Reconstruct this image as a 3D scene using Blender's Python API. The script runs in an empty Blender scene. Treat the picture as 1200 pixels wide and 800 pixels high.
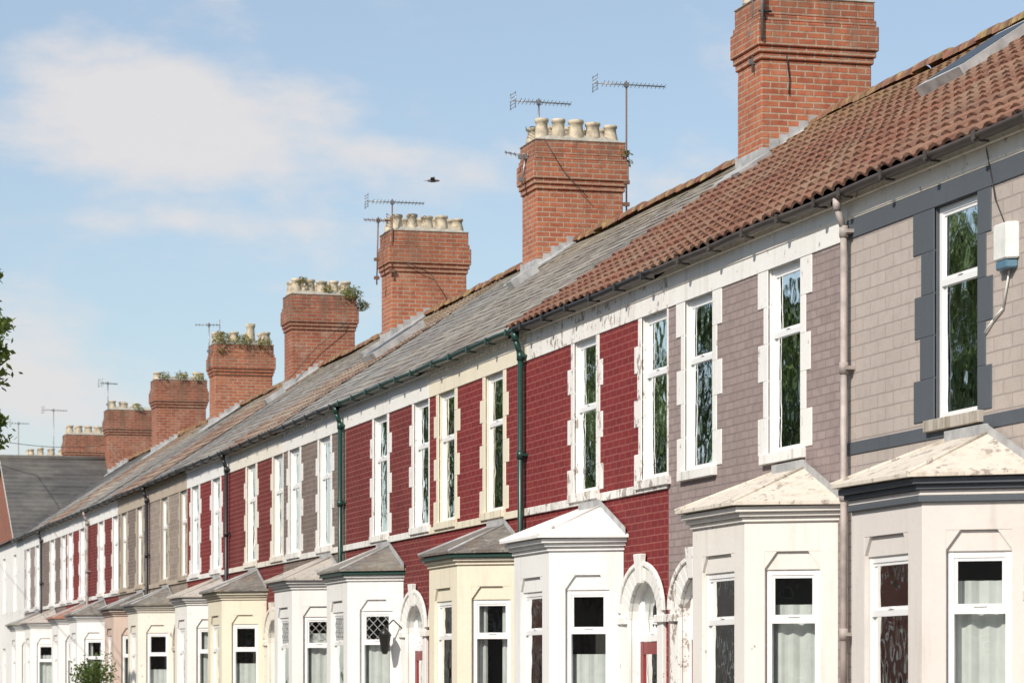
import bpy, math, random
from mathutils import Vector, Matrix
random.seed(7)
R = random.random
def RU(a,b): return a+(b-a)*random.random()
scene = bpy.context.scene
TH = math.radians(15.17)

# ------------------------------------------------------------------ materials
MATS = {}
def new_mat(name):
    m = bpy.data.materials.new(name); m.use_nodes = True
    nt = m.node_tree; nt.nodes.clear()
    out = nt.nodes.new('ShaderNodeOutputMaterial')
    b = nt.nodes.new('ShaderNodeBsdfPrincipled')
    nt.links.new(b.outputs[0], out.inputs[0])
    MATS[name] = m
    return m, nt, b, out
class N:
    def __init__(s, nt): s.nt = nt
    def n(s, t, **k):
        nd = s.nt.nodes.new(t)
        for a, v in k.items(): setattr(nd, a, v)
        return nd
    def l(s, a, b): s.nt.links.new(a, b)
    def setin(s, sock, v):
        if isinstance(v, bpy.types.NodeSocket): s.l(v, sock)
        else: sock.default_value = v
    def math(s, op, a, b=0.0, c=None, clamp=False):
        nd = s.n('ShaderNodeMath', operation=op); nd.use_clamp = clamp
        s.setin(nd.inputs[0], a); s.setin(nd.inputs[1], b)
        if c is not None: s.setin(nd.inputs[2], c)
        return nd.outputs[0]
    def mix(s, f, a, b, bt='MIX'):
        nd = s.n('ShaderNodeMix', data_type='RGBA', blend_type=bt)
        s.setin(nd.inputs[0], f)
        for i, v in ((6, a), (7, b)):
            if isinstance(v, bpy.types.NodeSocket): s.l(v, nd.inputs[i])
            else: nd.inputs[i].default_value = (v[0], v[1], v[2], 1)
        return nd.outputs[2]
    def noise(s, vec, scale, detail=4, rough=.55):
        nd = s.n('ShaderNodeTexNoise'); s.l(vec, nd.inputs['Vector'])
        nd.inputs['Scale'].default_value = scale; nd.inputs['Detail'].default_value = min(detail,6)
        nd.inputs['Roughness'].default_value = rough
        return nd.outputs['Fac']
    def mapr(s, v, a, b, c=0., d=1., smooth=False):
        nd = s.n('ShaderNodeMapRange'); nd.clamp = True
        if smooth: nd.interpolation_type = 'SMOOTHSTEP'
        s.l(v, nd.inputs[0])
        for i, x in enumerate((a, b, c, d)): nd.inputs[i+1].default_value = x
        return nd.outputs[0]
    def scalev(s, vec, sc):
        nd = s.n('ShaderNodeVectorMath', operation='MULTIPLY'); s.l(vec, nd.inputs[0])
        nd.inputs[1].default_value = sc
        return nd.outputs[0]
    def bump(s, h, strength, dist, bsdf, prev=None):
        nd = s.n('ShaderNodeBump'); nd.inputs['Strength'].default_value = strength
        nd.inputs['Distance'].default_value = dist; s.l(h, nd.inputs['Height'])
        if prev is not None: s.l(prev, nd.inputs['Normal'])
        if bsdf: s.l(nd.outputs[0], bsdf.inputs['Normal'])
        return nd.outputs[0]
def dk(c, f): return tuple(x*f for x in c)

def paint(name, col, dirt=.35, peel=0., rough=.75, under=(.36,.31,.27), bumpy=.4):
    m, nt, b, o = new_mat(name); g = N(nt)
    co = g.n('ShaderNodeTexCoord').outputs['Object']
    n1 = g.noise(co, 1.3, 5, .6)
    n2 = g.noise(g.scalev(co, (7, 7, .7)), 1.0, 5, .65)
    n3 = g.noise(co, 22, 3, .6)
    c = g.mix(g.mapr(n1, .35, .7), col, dk(col, .93))
    c = g.mix(g.math('MULTIPLY', g.mapr(n2, .54, .76), dirt), c, (col[0]*.55, col[1]*.51, col[2]*.45))
    c = g.mix(g.math('MULTIPLY', g.mapr(n3, .52, .75), dirt*.35), c, dk(col, .6))
    # run-off stains just under the sills and the gutter line
    s = g.n('ShaderNodeSeparateXYZ'); g.l(co, s.inputs[0])
    st = g.math('MULTIPLY', g.mapr(s.outputs[2], 3.42, 3.62), g.math('LESS_THAN', s.outputs[2], 3.705))
    st = g.math('MAXIMUM', st, g.mapr(s.outputs[2], 5.6, 5.8, 0, .6))
    c = g.mix(g.math('MULTIPLY', g.math('MULTIPLY', st, g.mapr(n2, .48, .66)), min(.7, dirt*1.2)), c, (col[0]*.48, col[1]*.43, col[2]*.36))
    if peel > 0:
        p = g.noise(g.scalev(co, (3, 3, 2.2)), 2.2, 6, .75)
        t = .68-peel*.25
        c = g.mix(g.mapr(p, t, t+.025), c, under)
    g.l(c, b.inputs['Base Color']); b.inputs['Roughness'].default_value = rough
    b.inputs['Specular IOR Level'].default_value = .3
    g.bump(n3, bumpy, .006, b)
    return m

def wallvec(g):
    co = g.n('ShaderNodeTexCoord').outputs['Object']
    ge = g.n('ShaderNodeNewGeometry').outputs['True Normal']
    s = g.n('ShaderNodeSeparateXYZ'); g.l(co, s.inputs[0])
    sn = g.n('ShaderNodeSeparateXYZ'); g.l(ge, sn.inputs[0])
    f = g.math('GREATER_THAN', g.math('ABSOLUTE', sn.outputs[1]), g.math('ABSOLUTE', sn.outputs[0]))
    u = g.math('ADD', g.math('MULTIPLY', s.outputs[0], f), g.math('MULTIPLY', s.outputs[1], g.math('SUBTRACT', 1.0, f)))
    cb = g.n('ShaderNodeCombineXYZ'); g.l(u, cb.inputs[0]); g.l(s.outputs[2], cb.inputs[1])
    return co, cb.outputs[0], s

def brick(name, c1, c2, mortar, bw=.225, bh=.075, ms=.010, dirt=.3, bias=0., bs=.8, rough=.85, soot=0.):
    m, nt, b, o = new_mat(name); g = N(nt)
    co, uv, sep = wallvec(g)
    wob = g.n('ShaderNodeTexNoise'); g.l(co, wob.inputs['Vector']); wob.inputs['Scale'].default_value = 5
    wv = g.n('ShaderNodeVectorMath', operation='MULTIPLY_ADD'); g.l(wob.outputs['Color'], wv.inputs[0])
    wv.inputs[1].default_value = (.014, .010, 0); g.l(uv, wv.inputs[2])
    bt = g.n('ShaderNodeTexBrick'); g.l(wv.outputs[0], bt.inputs['Vector'])
    bt.inputs['Scale'].default_value = 1; bt.inputs['Brick Width'].default_value = bw
    bt.inputs['Row Height'].default_value = bh; bt.inputs['Mortar Size'].default_value = ms
    bt.inputs['Mortar Smooth'].default_value = .25; bt.inputs['Bias'].default_value = bias
    bt.inputs['Color1'].default_value = (*c1, 1); bt.inputs['Color2'].default_value = (*c2, 1)
    bt.inputs['Mortar'].default_value = (*mortar, 1)
    n1 = g.noise(co, .9, 5, .65); n2 = g.noise(co, 35, 3, .6)
    n3 = g.noise(g.scalev(co, (5, 5, .6)), 1.0, 5, .65)
    n4 = g.noise(co, 9, 3, .5)
    c = g.mix(g.math('MULTIPLY', g.mapr(n1, .4, .75), dirt), bt.outputs['Color'], dk(c1, .45))
    c = g.mix(g.math('MULTIPLY', g.mapr(n3, .5, .75), dirt*.8), c, (mortar[0]*.8, mortar[1]*.8, mortar[2]*.8))
    c = g.mix(g.math('MULTIPLY', g.mapr(n4, .52, .68), dirt*.9), c, dk(c2, .55))
    c = g.mix(g.mapr(n2, .3, .8, .0, .35), c, dk(c1, .6))
    if soot > 0:
        zf = g.mapr(sep.outputs[2], 9.1, 10.1)
        c = g.mix(g.math('MULTIPLY', g.math('MULTIPLY', zf, g.mapr(n3, .35, .62)), soot), c, (.14,.085,.06))
        c = g.mix(g.math('MULTIPLY', g.mapr(g.noise(co, 2.3, 5, .7), .55, .7), soot*.55), c, (.46,.34,.25))
    g.l(c, b.inputs['Base Color']); b.inputs['Roughness'].default_value = rough
    b.inputs['Specular IOR Level'].default_value = .25
    inv = g.math('SUBTRACT', 1.0, bt.outputs['Fac'])
    h = g.math('ADD', inv, g.math('MULTIPLY', n2, .35))
    g.bump(h, bs, .008, b)
    return m

def rooftile(name, cols, tw=.3, gauge=.3, line=.008, moss=0., rough=.8, lichen=(.42,.4,.33), offs=.5, spots=.5, ridge_moss=.6, patch=.0):
    m, nt, b, o = new_mat(name); g = N(nt)
    co = g.n('ShaderNodeTexCoord').outputs['Object']
    s = g.n('ShaderNodeSeparateXYZ'); g.l(co, s.inputs[0])
    v = g.math('MULTIPLY', g.math('SUBTRACT', s.outputs[2], 5.83), 1/.5542)
    cb = g.n('ShaderNodeCombineXYZ'); g.l(s.outputs[1], cb.inputs[0]); g.l(v, cb.inputs[1])
    bt = g.n('ShaderNodeTexBrick'); g.l(cb.outputs[0], bt.inputs['Vector'])
    bt.offset = offs
    bt.inputs['Scale'].default_value = 1; bt.inputs['Brick Width'].default_value = tw
    bt.inputs['Row Height'].default_value = gauge; bt.inputs['Mortar Size'].default_value = line
    bt.inputs['Color1'].default_value = (*cols[0], 1); bt.inputs['Color2'].default_value = (*cols[1], 1)
    bt.inputs['Mortar'].default_value = (*dk(cols[1], .35), 1)
    n1 = g.noise(co, .8, 6, .65); n2 = g.noise(co, 14, 5, .7); n3 = g.noise(g.scalev(co, (1, 3, 1)), 1.2, 4)
    n4 = g.noise(g.scalev(co, (.7, 6, .7)), 1.0, 5, .65)
    c = g.mix(g.mapr(n3, .38, .68), bt.outputs['Color'], cols[2])
    c = g.mix(g.math('MULTIPLY', g.mapr(n4, .48, .7), .65), c, dk(cols[1], .45))
    c = g.mix(g.math('MULTIPLY', g.mapr(n2, .48, .68), .6), c, dk(cols[0], .45))
    c = g.mix(g.math('MULTIPLY', g.mapr(n1, .46, .64), .4+moss), c, lichen)
    if patch > 0:
        n5 = g.noise(co, 3.3, 6, .7)
        c = g.mix(g.math('MULTIPLY', g.mapr(n5, .51, .60), patch), c, (.19,.125,.08))
        n6 = g.noise(co, 7.1, 6, .75)
        c = g.mix(g.math('MULTIPLY', g.mapr(n6, .55, .63), patch), c, (.44,.42,.35))
    c = g.mix(g.mapr(g.noise(co, 30, 3), .62, .70, 0, spots), c, (.5,.47,.37))
    zf = g.mapr(s.outputs[2], 7.7, 8.5)
    c = g.mix(g.math('MULTIPLY', g.math('MULTIPLY', zf, g.mapr(n2, .40, .60)), ridge_moss), c, (.25,.20,.085))
    g.l(c, b.inputs['Base Color']); b.inputs['Roughness'].default_value = rough
    b.inputs['Specular IOR Level'].default_value = .4
    h = g.math('ADD', g.math('SUBTRACT', 1.0, bt.outputs['Fac']), g.math('MULTIPLY', n2, .5))
    g.bump(h, .6, .008, b)
    return m

def simple(name, col, rough=.5, metal=0., var=.15, scale=8):
    m, nt, b, o = new_mat(name); g = N(nt)
    co = g.n('ShaderNodeTexCoord').outputs['Object']
    n1 = g.noise(co, scale, 4)
    g.l(g.mix(g.mapr(n1, .35, .7), col, dk(col, 1-var)), b.inputs['Base Color'])
    b.inputs['Roughness'].default_value = rough; b.inputs['Metallic'].default_value = metal
    return m

paint('white_paint', (.81,.80,.77), .40, .2)
paint('white_clean', (.79,.785,.77), .28)
paint('white_flaky', (.81,.79,.76), .5, .50)
paint('cream_paint', (.77,.71,.57), .35, .05)
paint('pale_cream', (.79,.745,.66), .38, .22)
paint('bay_offwhite', (.77,.735,.69), .32, .05)
paint('greige_paint', (.68,.635,.60), .32)
paint('dark_grey_paint', (.095,.108,.125), .2)
paint('stone_trim', (.47,.40,.32), .5, .2)
paint('pinkish_paint', (.6,.47,.40), .4)
paint('concrete', (.36,.33,.29), .6, .1, .9)
paint('sill_stone', (.46,.42,.37), .7, .4, .9, (.2,.18,.15))
paint('lead_felt', (.46,.42,.38), .8, .4, .8, (.25,.22,.2))
paint('bay_roof_cream', (.65,.59,.51), .9, .44, .8, (.34,.29,.25))
paint('bay_roof_white', (.78,.77,.75), .4, .25)
brick('beige_block', (.50,.435,.39), (.465,.40,.36), (.365,.315,.29), .34, .115, .008, .2, bs=.6)
brick('mauve_brick', (.375,.30,.285), (.325,.255,.245), (.27,.215,.205), .225, .078, .009, .32)
brick('red_painted_brick', (.235,.032,.033), (.185,.025,.027), (.34,.11,.095), .225, .078, .009, .25, bs=.7)
brick('maroon_painted_brick', (.20,.036,.034), (.15,.028,.028), (.31,.12,.10), .225, .078, .009, .35, bs=.7)
brick('brown_brick', (.25,.19,.165), (.19,.145,.13), (.31,.265,.23), .225, .078, .011, .4)
brick('stone_block', (.38,.31,.26), (.29,.235,.195), (.44,.40,.34), .3, .13, .012, .4)
brick('natural_red_brick', (.36,.11,.06), (.26,.08,.05), (.33,.27,.22), .225, .078, .011, .35)
brick('chimney_brick', (.52,.17,.085), (.36,.105,.06), (.45,.36,.27), .23, .078, .012, .45, bs=1.0, soot=.65)
brick('chimney_brick_dark', (.44,.14,.075), (.30,.09,.055), (.39,.31,.24), .23, .078, .012, .55, bs=1.0, soot=.8)
rooftile('red_pantile', [(.28,.115,.07), (.165,.073,.053), (.235,.12,.078)], .26, .27, .004, .10, lichen=(.29,.21,.145), offs=0, spots=.4, ridge_moss=.65)
rooftile('slate_warm', [(.25,.225,.205), (.17,.155,.145), (.29,.25,.21)], .28, .23, .007, .15, .6, patch=.75)
rooftile('slate_grey', [(.24,.23,.225), (.16,.155,.15), (.26,.245,.23)], .28, .23, .007, .15, .6, patch=.7)
rooftile('slate_dark', [(.105,.10,.10), (.075,.072,.072), (.12,.115,.11)], .28, .23, .006, -.25, .7, spots=.1, ridge_moss=.1)
rooftile('brown_tile', [(.29,.165,.115), (.20,.12,.09), (.32,.21,.15)], .28, .28, .008, .15, patch=.3)
rooftile('bay_slate', [(.17,.155,.145), (.12,.11,.105), (.20,.18,.16)], .22, .10, .006, 0, .65, patch=.4)
rooftile('bay_red_tile', [(.45,.15,.08), (.35,.12,.07), (.38,.16,.10)], .2, .12, .006, 0, .7)
simple('ridge_clay', (.33,.12,.07), .85, 0, .5, 5)
m = MATS['ridge_clay']; g = N(m.node_tree); b = [n for n in m.node_tree.nodes if n.type=='BSDF_PRINCIPLED'][0]
co = g.n('ShaderNodeTexCoord').outputs['Object']
g.l(g.mix(g.mapr(g.noise(co, 5, 6, .7), .48, .60), g.mix(g.noise(co, 3), (.34,.14,.085), (.2,.10,.07)), (.38,.29,.11)), b.inputs['Base Color'])
simple('pot_clay', (.60,.51,.38), .85, 0, .55, 9)
simple('pot_red', (.42,.17,.10), .85, 0, .4, 9)
simple('mortar', (.44,.41,.35), .95, 0, .4, 12)
simple('lead', (.46,.46,.46), .6, 0, .4, 6)
simple('upvc', (.84,.84,.84), .3, 0, .03)
simple('gutter_black', (.028,.026,.026), .4)
simple('gutter_brown', (.085,.068,.058), .5, 0, .5, 3)
simple('gutter_green', (.015,.055,.042), .35)
simple('pipe_cream', (.48,.42,.39), .6, 0, .5, 5)
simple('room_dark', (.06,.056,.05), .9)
simple('curtain_white', (.74,.74,.72), .9, 0, .12)
simple('curtain_dark', (.25,.2,.16), .9, 0, .2)
simple('aerial_metal', (.30,.30,.30), .4, .7)
simple('aerial_rust', (.22,.12,.08), .7, .3)
simple('lantern_black', (.02,.02,.02), .4)
simple('alarm_white', (.78,.78,.74), .35)
simple('alarm_blue', (.1,.2,.28), .35)
simple('bird_grey', (.12,.10,.09), .8)
simple('cable', (.03,.03,.03), .6)
simple('door_red', (.25,.03,.03), .4)
simple('bark', (.12,.085,.06), .95, 0, .5, 10)
def leafmat(name, a, b_, trans=True):
    m, nt, b, o = new_mat(name); g = N(nt)
    oi = g.n('ShaderNodeTexCoord').outputs['Object']
    c = g.mix(g.mapr(g.noise(oi, 2.5, 5), .35, .65), a, b_)
    g.l(c, b.inputs['Base Color']); b.inputs['Roughness'].default_value = .55
    if trans:
        tr = g.n('ShaderNodeBsdfTranslucent'); g.l(g.mix(.5, c, (.3,.4,.05)), tr.inputs[0])
        mx = g.n('ShaderNodeMixShader'); mx.inputs[0].default_value = .35
        g.l(b.outputs[0], mx.inputs[1]); g.l(tr.outputs[0], mx.inputs[2]); g.l(mx.outputs[0], o.inputs[0])
leafmat('leaf', (.17,.23,.045), (.09,.14,.03))
leafmat('leaf_bush', (.12,.17,.04), (.06,.10,.025))
leafmat('leaf_far', (.11,.16,.04), (.06,.10,.025), False)
leafmat('weed', (.15,.17,.05), (.24,.19,.07))
m, nt, b, o = new_mat('glass'); g = N(nt)
co = g.n('ShaderNodeTexCoord').outputs['Object']
bp = g.bump(g.noise(co, 2.2, 2), .4, .02, None)
gl = g.n('ShaderNodeBsdfGlossy'); gl.inputs['Roughness'].default_value = .03; gl.inputs['Color'].default_value = (.93,.97,.97,1); g.l(bp, gl.inputs['Normal'])
tp = g.n('ShaderNodeBsdfTransparent'); tp.inputs[0].default_value = (.87,.91,.90,1)
fr = g.n('ShaderNodeFresnel'); fr.inputs[0].default_value = 1.5
mx = g.n('ShaderNodeMixShader'); g.l(g.math('MULTIPLY_ADD', fr.outputs[0], 1.4, .08, clamp=True), mx.inputs[0])
g.l(tp.outputs[0], mx.inputs[1]); g.l(gl.outputs[0], mx.inputs[2]); g.l(mx.outputs[0], o.inputs[0])
m, nt, b, o = new_mat('roof_glass'); b.inputs['Base Color'].default_value=(.03,.04,.05,1); b.inputs['Roughness'].default_value=.4
def groundmat(name, a, c2, sc, bs=.3):
    m, nt, b, o = new_mat(name); g = N(nt)
    co = g.n('ShaderNodeTexCoord').outputs['Object']
    n1 = g.noise(co, sc, 6); n2 = g.noise(co, 60, 3)
    c = g.mix(g.mapr(n1, .35, .65), a, c2); c = g.mix(g.mapr(n2, .4, .7, 0, .4), c, dk(a, .6))
    g.l(c, b.inputs['Base Color']); b.inputs['Roughness'].default_value = .9; g.bump(n2, bs, .005, b)
groundmat('asphalt', (.05,.05,.052), (.065,.063,.06), .7)
groundmat('grass_ground', (.07,.10,.03), (.09,.11,.04), .2)
groundmat('line_paint', (.6,.6,.57), (.5,.5,.47), 4)
brick('paving', (.28,.27,.25), (.24,.23,.21), (.12,.11,.1), .6, .6, .01, .3)
nt = MATS['paving'].node_tree; g = N(nt)
for nd in list(nt.nodes):
    if nd.type == 'TEX_BRICK':
        co = g.n('ShaderNodeTexCoord').outputs['Object']; g.l(co, nd.inputs['Vector'])

# ------------------------------------------------------------------ mesh builder
class Fr:
    def __init__(s, O, U, Nn): s.O=Vector(O); s.U=Vector(U).normalized(); s.N=Vector(Nn).normalized()
    def P(s, u, v, n): return s.O + s.U*u + s.N*n + Vector((0,0,v))
class MB:
    def __init__(s): s.v=[]; s.f=[]; s.m=[]; s.names=[]; s.sm=[]
    def mi(s, mat):
        if mat not in s.names: s.names.append(mat)
        return s.names.index(mat)
    def face(s, pts, mat, smooth=False):
        k=len(s.v); s.v += [tuple(p) for p in pts]; s.f.append(tuple(range(k,k+len(pts)))); s.m.append(s.mi(mat)); s.sm.append(smooth)
    def hexa(s, p, mat):
        k=len(s.v); s.v += [tuple(q) for q in p]
        for q in ((0,3,2,1),(4,5,6,7),(0,1,5,4),(1,2,6,5),(2,3,7,6),(3,0,4,7)):
            s.f.append(tuple(k+i for i in q)); s.m.append(s.mi(mat)); s.sm.append(False)
    def box(s, x0,x1,y0,y1,z0,z1, mat):
        s.hexa([(x0,y0,z0),(x1,y0,z0),(x1,y1,z0),(x0,y1,z0),(x0,y0,z1),(x1,y0,z1),(x1,y1,z1),(x0,y1,z1)], mat)
    def lbox(s, fr, u0,u1,v0,v1,n0,n1, mat):
        s.hexa([fr.P(u0,v0,n0),fr.P(u1,v0,n0),fr.P(u1,v0,n1),fr.P(u0,v0,n1),fr.P(u0,v1,n0),fr.P(u1,v1,n0),fr.P(u1,v1,n1),fr.P(u0,v1,n1)], mat)
    def prism(s, poly, z0, z1, mat):
        k=len(s.v); n=len(poly)
        s.v += [(x,y,z0) for x,y in poly]+[(x,y,z1) for x,y in poly]
        s.f.append(tuple(range(k+n-1,k-1,-1))); s.f.append(tuple(range(k+n,k+2*n)))
        for i in range(n): s.f.append((k+i,k+(i+1)%n,k+n+(i+1)%n,k+n+i))
        for _ in range(n+2): s.m.append(s.mi(mat)); s.sm.append(False)
    def tube(s, a, b, r, mat, seg=8, r2=None, cap=True):
        a=Vector(a); b=Vector(b); d=(b-a).normalized(); r2 = r if r2 is None else r2
        t = Vector((0,0,1)) if abs(d.z)<.9 else Vector((1,0,0))
        u=d.cross(t).normalized(); w=d.cross(u); k=len(s.v)
        for c,rr in ((a,r),(b,r2)):
            for i in range(seg):
                an=2*math.pi*i/seg; s.v.append(tuple(c+u*math.cos(an)*rr+w*math.sin(an)*rr))
        for i in range(seg):
            j=(i+1)%seg; s.f.append((k+i,k+j,k+seg+j,k+seg+i)); s.m.append(s.mi(mat)); s.sm.append(True)
        if cap:
            s.f.append(tuple(k+i for i in range(seg-1,-1,-1))); s.f.append(tuple(k+seg+i for i in range(seg)))
            for _ in range(2): s.m.append(s.mi(mat)); s.sm.append(False)
    def lathe(s, c, prof, mat, seg=14):
        k=len(s.v)
        for r,z in prof:
            for i in range(seg):
                an=2*math.pi*i/seg; s.v.append((c[0]+r*math.cos(an), c[1]+r*math.sin(an), c[2]+z))
        for j in range(len(prof)-1):
            for i in range(seg):
                i2=(i+1)%seg; s.f.append((k+j*seg+i,k+j*seg+i2,k+(j+1)*seg+i2,k+(j+1)*seg+i)); s.m.append(s.mi(mat)); s.sm.append(True)
    def out(s, name, parent=None, bevel=0.):
        me = bpy.data.meshes.new(name); me.from_pydata(s.v, [], s.f)
        for nme in s.names: me.materials.append(MATS[nme])
        me.polygons.foreach_set('material_index', s.m); me.polygons.foreach_set('use_smooth', s.sm)
        me.update()
        ob = bpy.data.objects.new(name, me); scene.collection.objects.link(ob)
        if parent: ob.parent = parent
        if bevel:
            bm = ob.modifiers.new('bevel','BEVEL'); bm.width=bevel; bm.segments=1; bm.limit_method='ANGLE'; bm.angle_limit=math.radians(40)
        return ob
def empty(name):
    e = bpy.data.objects.new(name, None); scene.collection.objects.link(e); return e

# ------------------------------------------------------------------ dimensions
F = 9.8
RX = 13.72
ZE, ZR = 5.83, 8.52
EX = F-.12
SL = (ZR-ZE)/(RX-EX)
def roof_z(x): return ZE+(x-EX)*SL if x<=RX else ZR-(x-RX)*SL
rlen = math.hypot(RX-EX, ZR-ZE)
rd = Vector(((RX-EX)/rlen, 0, (ZR-ZE)/rlen)); rn = Vector((-rd.z,0,rd.x))

def holes_wall(mb, fr, u0,u1,v0,v1, holes, mat, rev=.14, rmat=None):
    us=sorted({u0,u1,*[h[0] for h in holes],*[h[1] for h in holes]}); vs=sorted({v0,v1,*[h[2] for h in holes],*[h[3] for h in holes]})
    for i in range(len(us)-1):
        for j in range(len(vs)-1):
            cu=(us[i]+us[i+1])/2; cv=(vs[j]+vs[j+1])/2
            if any(h[0]<cu<h[1] and h[2]<cv<h[3] for h in holes): continue
            mb.face([fr.P(us[i],vs[j],0),fr.P(us[i+1],vs[j],0),fr.P(us[i+1],vs[j+1],0),fr.P(us[i],vs[j+1],0)], mat)
    for a,b_,c,d in holes:
        rm = rmat or mat
        for q in (((a,c),(a,d)),((b_,c),(b_,d)),((a,c),(b_,c)),((a,d),(b_,d))):
            (p,q1),(r,s1)=q
            mb.face([fr.P(p,q1,0),fr.P(r,s1,0),fr.P(r,s1,-rev),fr.P(p,q1,-rev)], rm)

def window(mf, mg, fr, uc, w, z0, z1, n, tr=None, curtain=None, fmat='upvc', t=.05, lattice=False, mar=.35, depth=.9):
    a=uc-w/2; b=uc+w/2; d=.06
    mf.lbox(fr,a,a+t,z0,z1,n-d,n,fmat); mf.lbox(fr,b-t,b,z0,z1,n-d,n,fmat)
    mf.lbox(fr,a+t,b-t,z0,z0+t,n-d,n-.002,fmat); mf.lbox(fr,a+t,b-t,z1-t,z1,n-d,n-.002,fmat)
    spans=[(z0+t,z1-t)]
    if tr:
        mf.lbox(fr,a+t,b-t,tr-t*.5,tr+t*.5,n-d,n+.003,fmat)
        spans=[(z0+t,tr-t*.5),(tr+t*.5,z1-t)]
    for k,(p,q) in enumerate(spans):
        s=.026; ia=a+t; ib=b-t
        nn=n-.008
        if k==1 or not tr:
            mf.lbox(fr,ia,ia+s,p,q,nn-.02,nn,fmat); mf.lbox(fr,ib-s,ib,p,q,nn-.02,nn,fmat)
            mf.lbox(fr,ia+s,ib-s,p,p+s,nn-.02,nn-.002,fmat); mf.lbox(fr,ia+s,ib-s,q-s,q,nn-.02,nn-.002,fmat)
            mf.lbox(fr,(ia+ib)/2-.05,(ia+ib)/2+.05,p+.004,p+.018,nn,nn+.02,fmat)
        gn=n-.022
        tl=RU(-.006,.006)
        mg.face([fr.P(ia,p,gn),fr.P(ib,p,gn+tl),fr.P(ib,q,gn+tl*.5),fr.P(ia,q,gn-tl*.5)],'glass')
        if lattice and k==1:
            sp=.085; H=q-p; W=ib-ia; c=-H
            while c<W:
                for sgn in (0,1):
                    u0=max(c,0); u1=min(c+H,W)
                    if u1-u0>.02:
                        v0=u0-c; v1=u1-c
                        if sgn: v0,v1=H-v0,H-v1
                        A=fr.P(ia+u0,p+v0,gn+.008); B=fr.P(ia+u1,p+v1,gn+.008); mf.tube(A,B,.005,'lead',4,cap=False)
                c+=sp*1.5
    bk=n-depth
    A=a-mar; B=b+mar; C=z0-min(mar,.3); D=z1+min(mar,.3)
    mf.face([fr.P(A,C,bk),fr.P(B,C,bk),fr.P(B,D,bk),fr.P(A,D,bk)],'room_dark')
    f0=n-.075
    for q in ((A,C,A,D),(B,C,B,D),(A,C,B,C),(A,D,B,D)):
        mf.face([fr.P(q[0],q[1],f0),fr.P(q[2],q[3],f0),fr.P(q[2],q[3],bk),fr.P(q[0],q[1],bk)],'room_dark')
    if curtain:
        kind, part = curtain
        mat = 'curtain_dark' if kind=='dark' else 'curtain_white'
        if kind in ('net','dark','pair'):
            rngs=[(a+.01,b-.01)] if kind!='pair' else [(a+.01,a+w*.32),(b-w*.30,b-.01)]
            for (p,q) in rngs:
                seg=max(8,int((q-p)*40)); ph=RU(0,6); pts=[]
                for i in range(seg+1):
                    u=p+(q-p)*i/seg; pts.append((u, n-.115+.016*math.sin(ph+i*1.3)+.010*math.sin(i*.6)))
                top = z0+(z1-z0)*part
                for i in range(seg):
                    mf.face([fr.P(pts[i][0],z0,pts[i][1]),fr.P(pts[i+1][0],z0,pts[i+1][1]),fr.P(pts[i+1][0],top,pts[i+1][1]),fr.P(pts[i][0],top,pts[i][1])],mat,True)
        elif kind=='blind':
            zz=z1
            while zz>z1-(z1-z0)*part:
                mf.hexa([fr.P(a,zz-.04,n-.09),fr.P(b,zz-.04,n-.09),fr.P(b,zz-.036,n-.09),fr.P(a,zz-.036,n-.09),
                         fr.P(a,zz-.02,n-.12),fr.P(b,zz-.02,n-.12),fr.P(b,zz-.016,n-.12),fr.P(a,zz-.016,n-.12)],'curtain_white')
                zz-=.045

def curt():
    r=R()
    if r<.3: return ('net',RU(.4,.95))
    if r<.6: return ('pair',1)
    if r<.68: return ('blind',RU(.3,1))
    if r<.74: return ('dark',1)
    return None

BH=.72; BWH=1.2; BP=.7
def bay_poly(c, off):
    return [(F+.02, c-BWH-1.213*off),(F-BP-off, c-BH-.527*off),(F-BP-off, c+BH+.527*off),(F+.02, c+BWH+1.213*off)]

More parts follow.
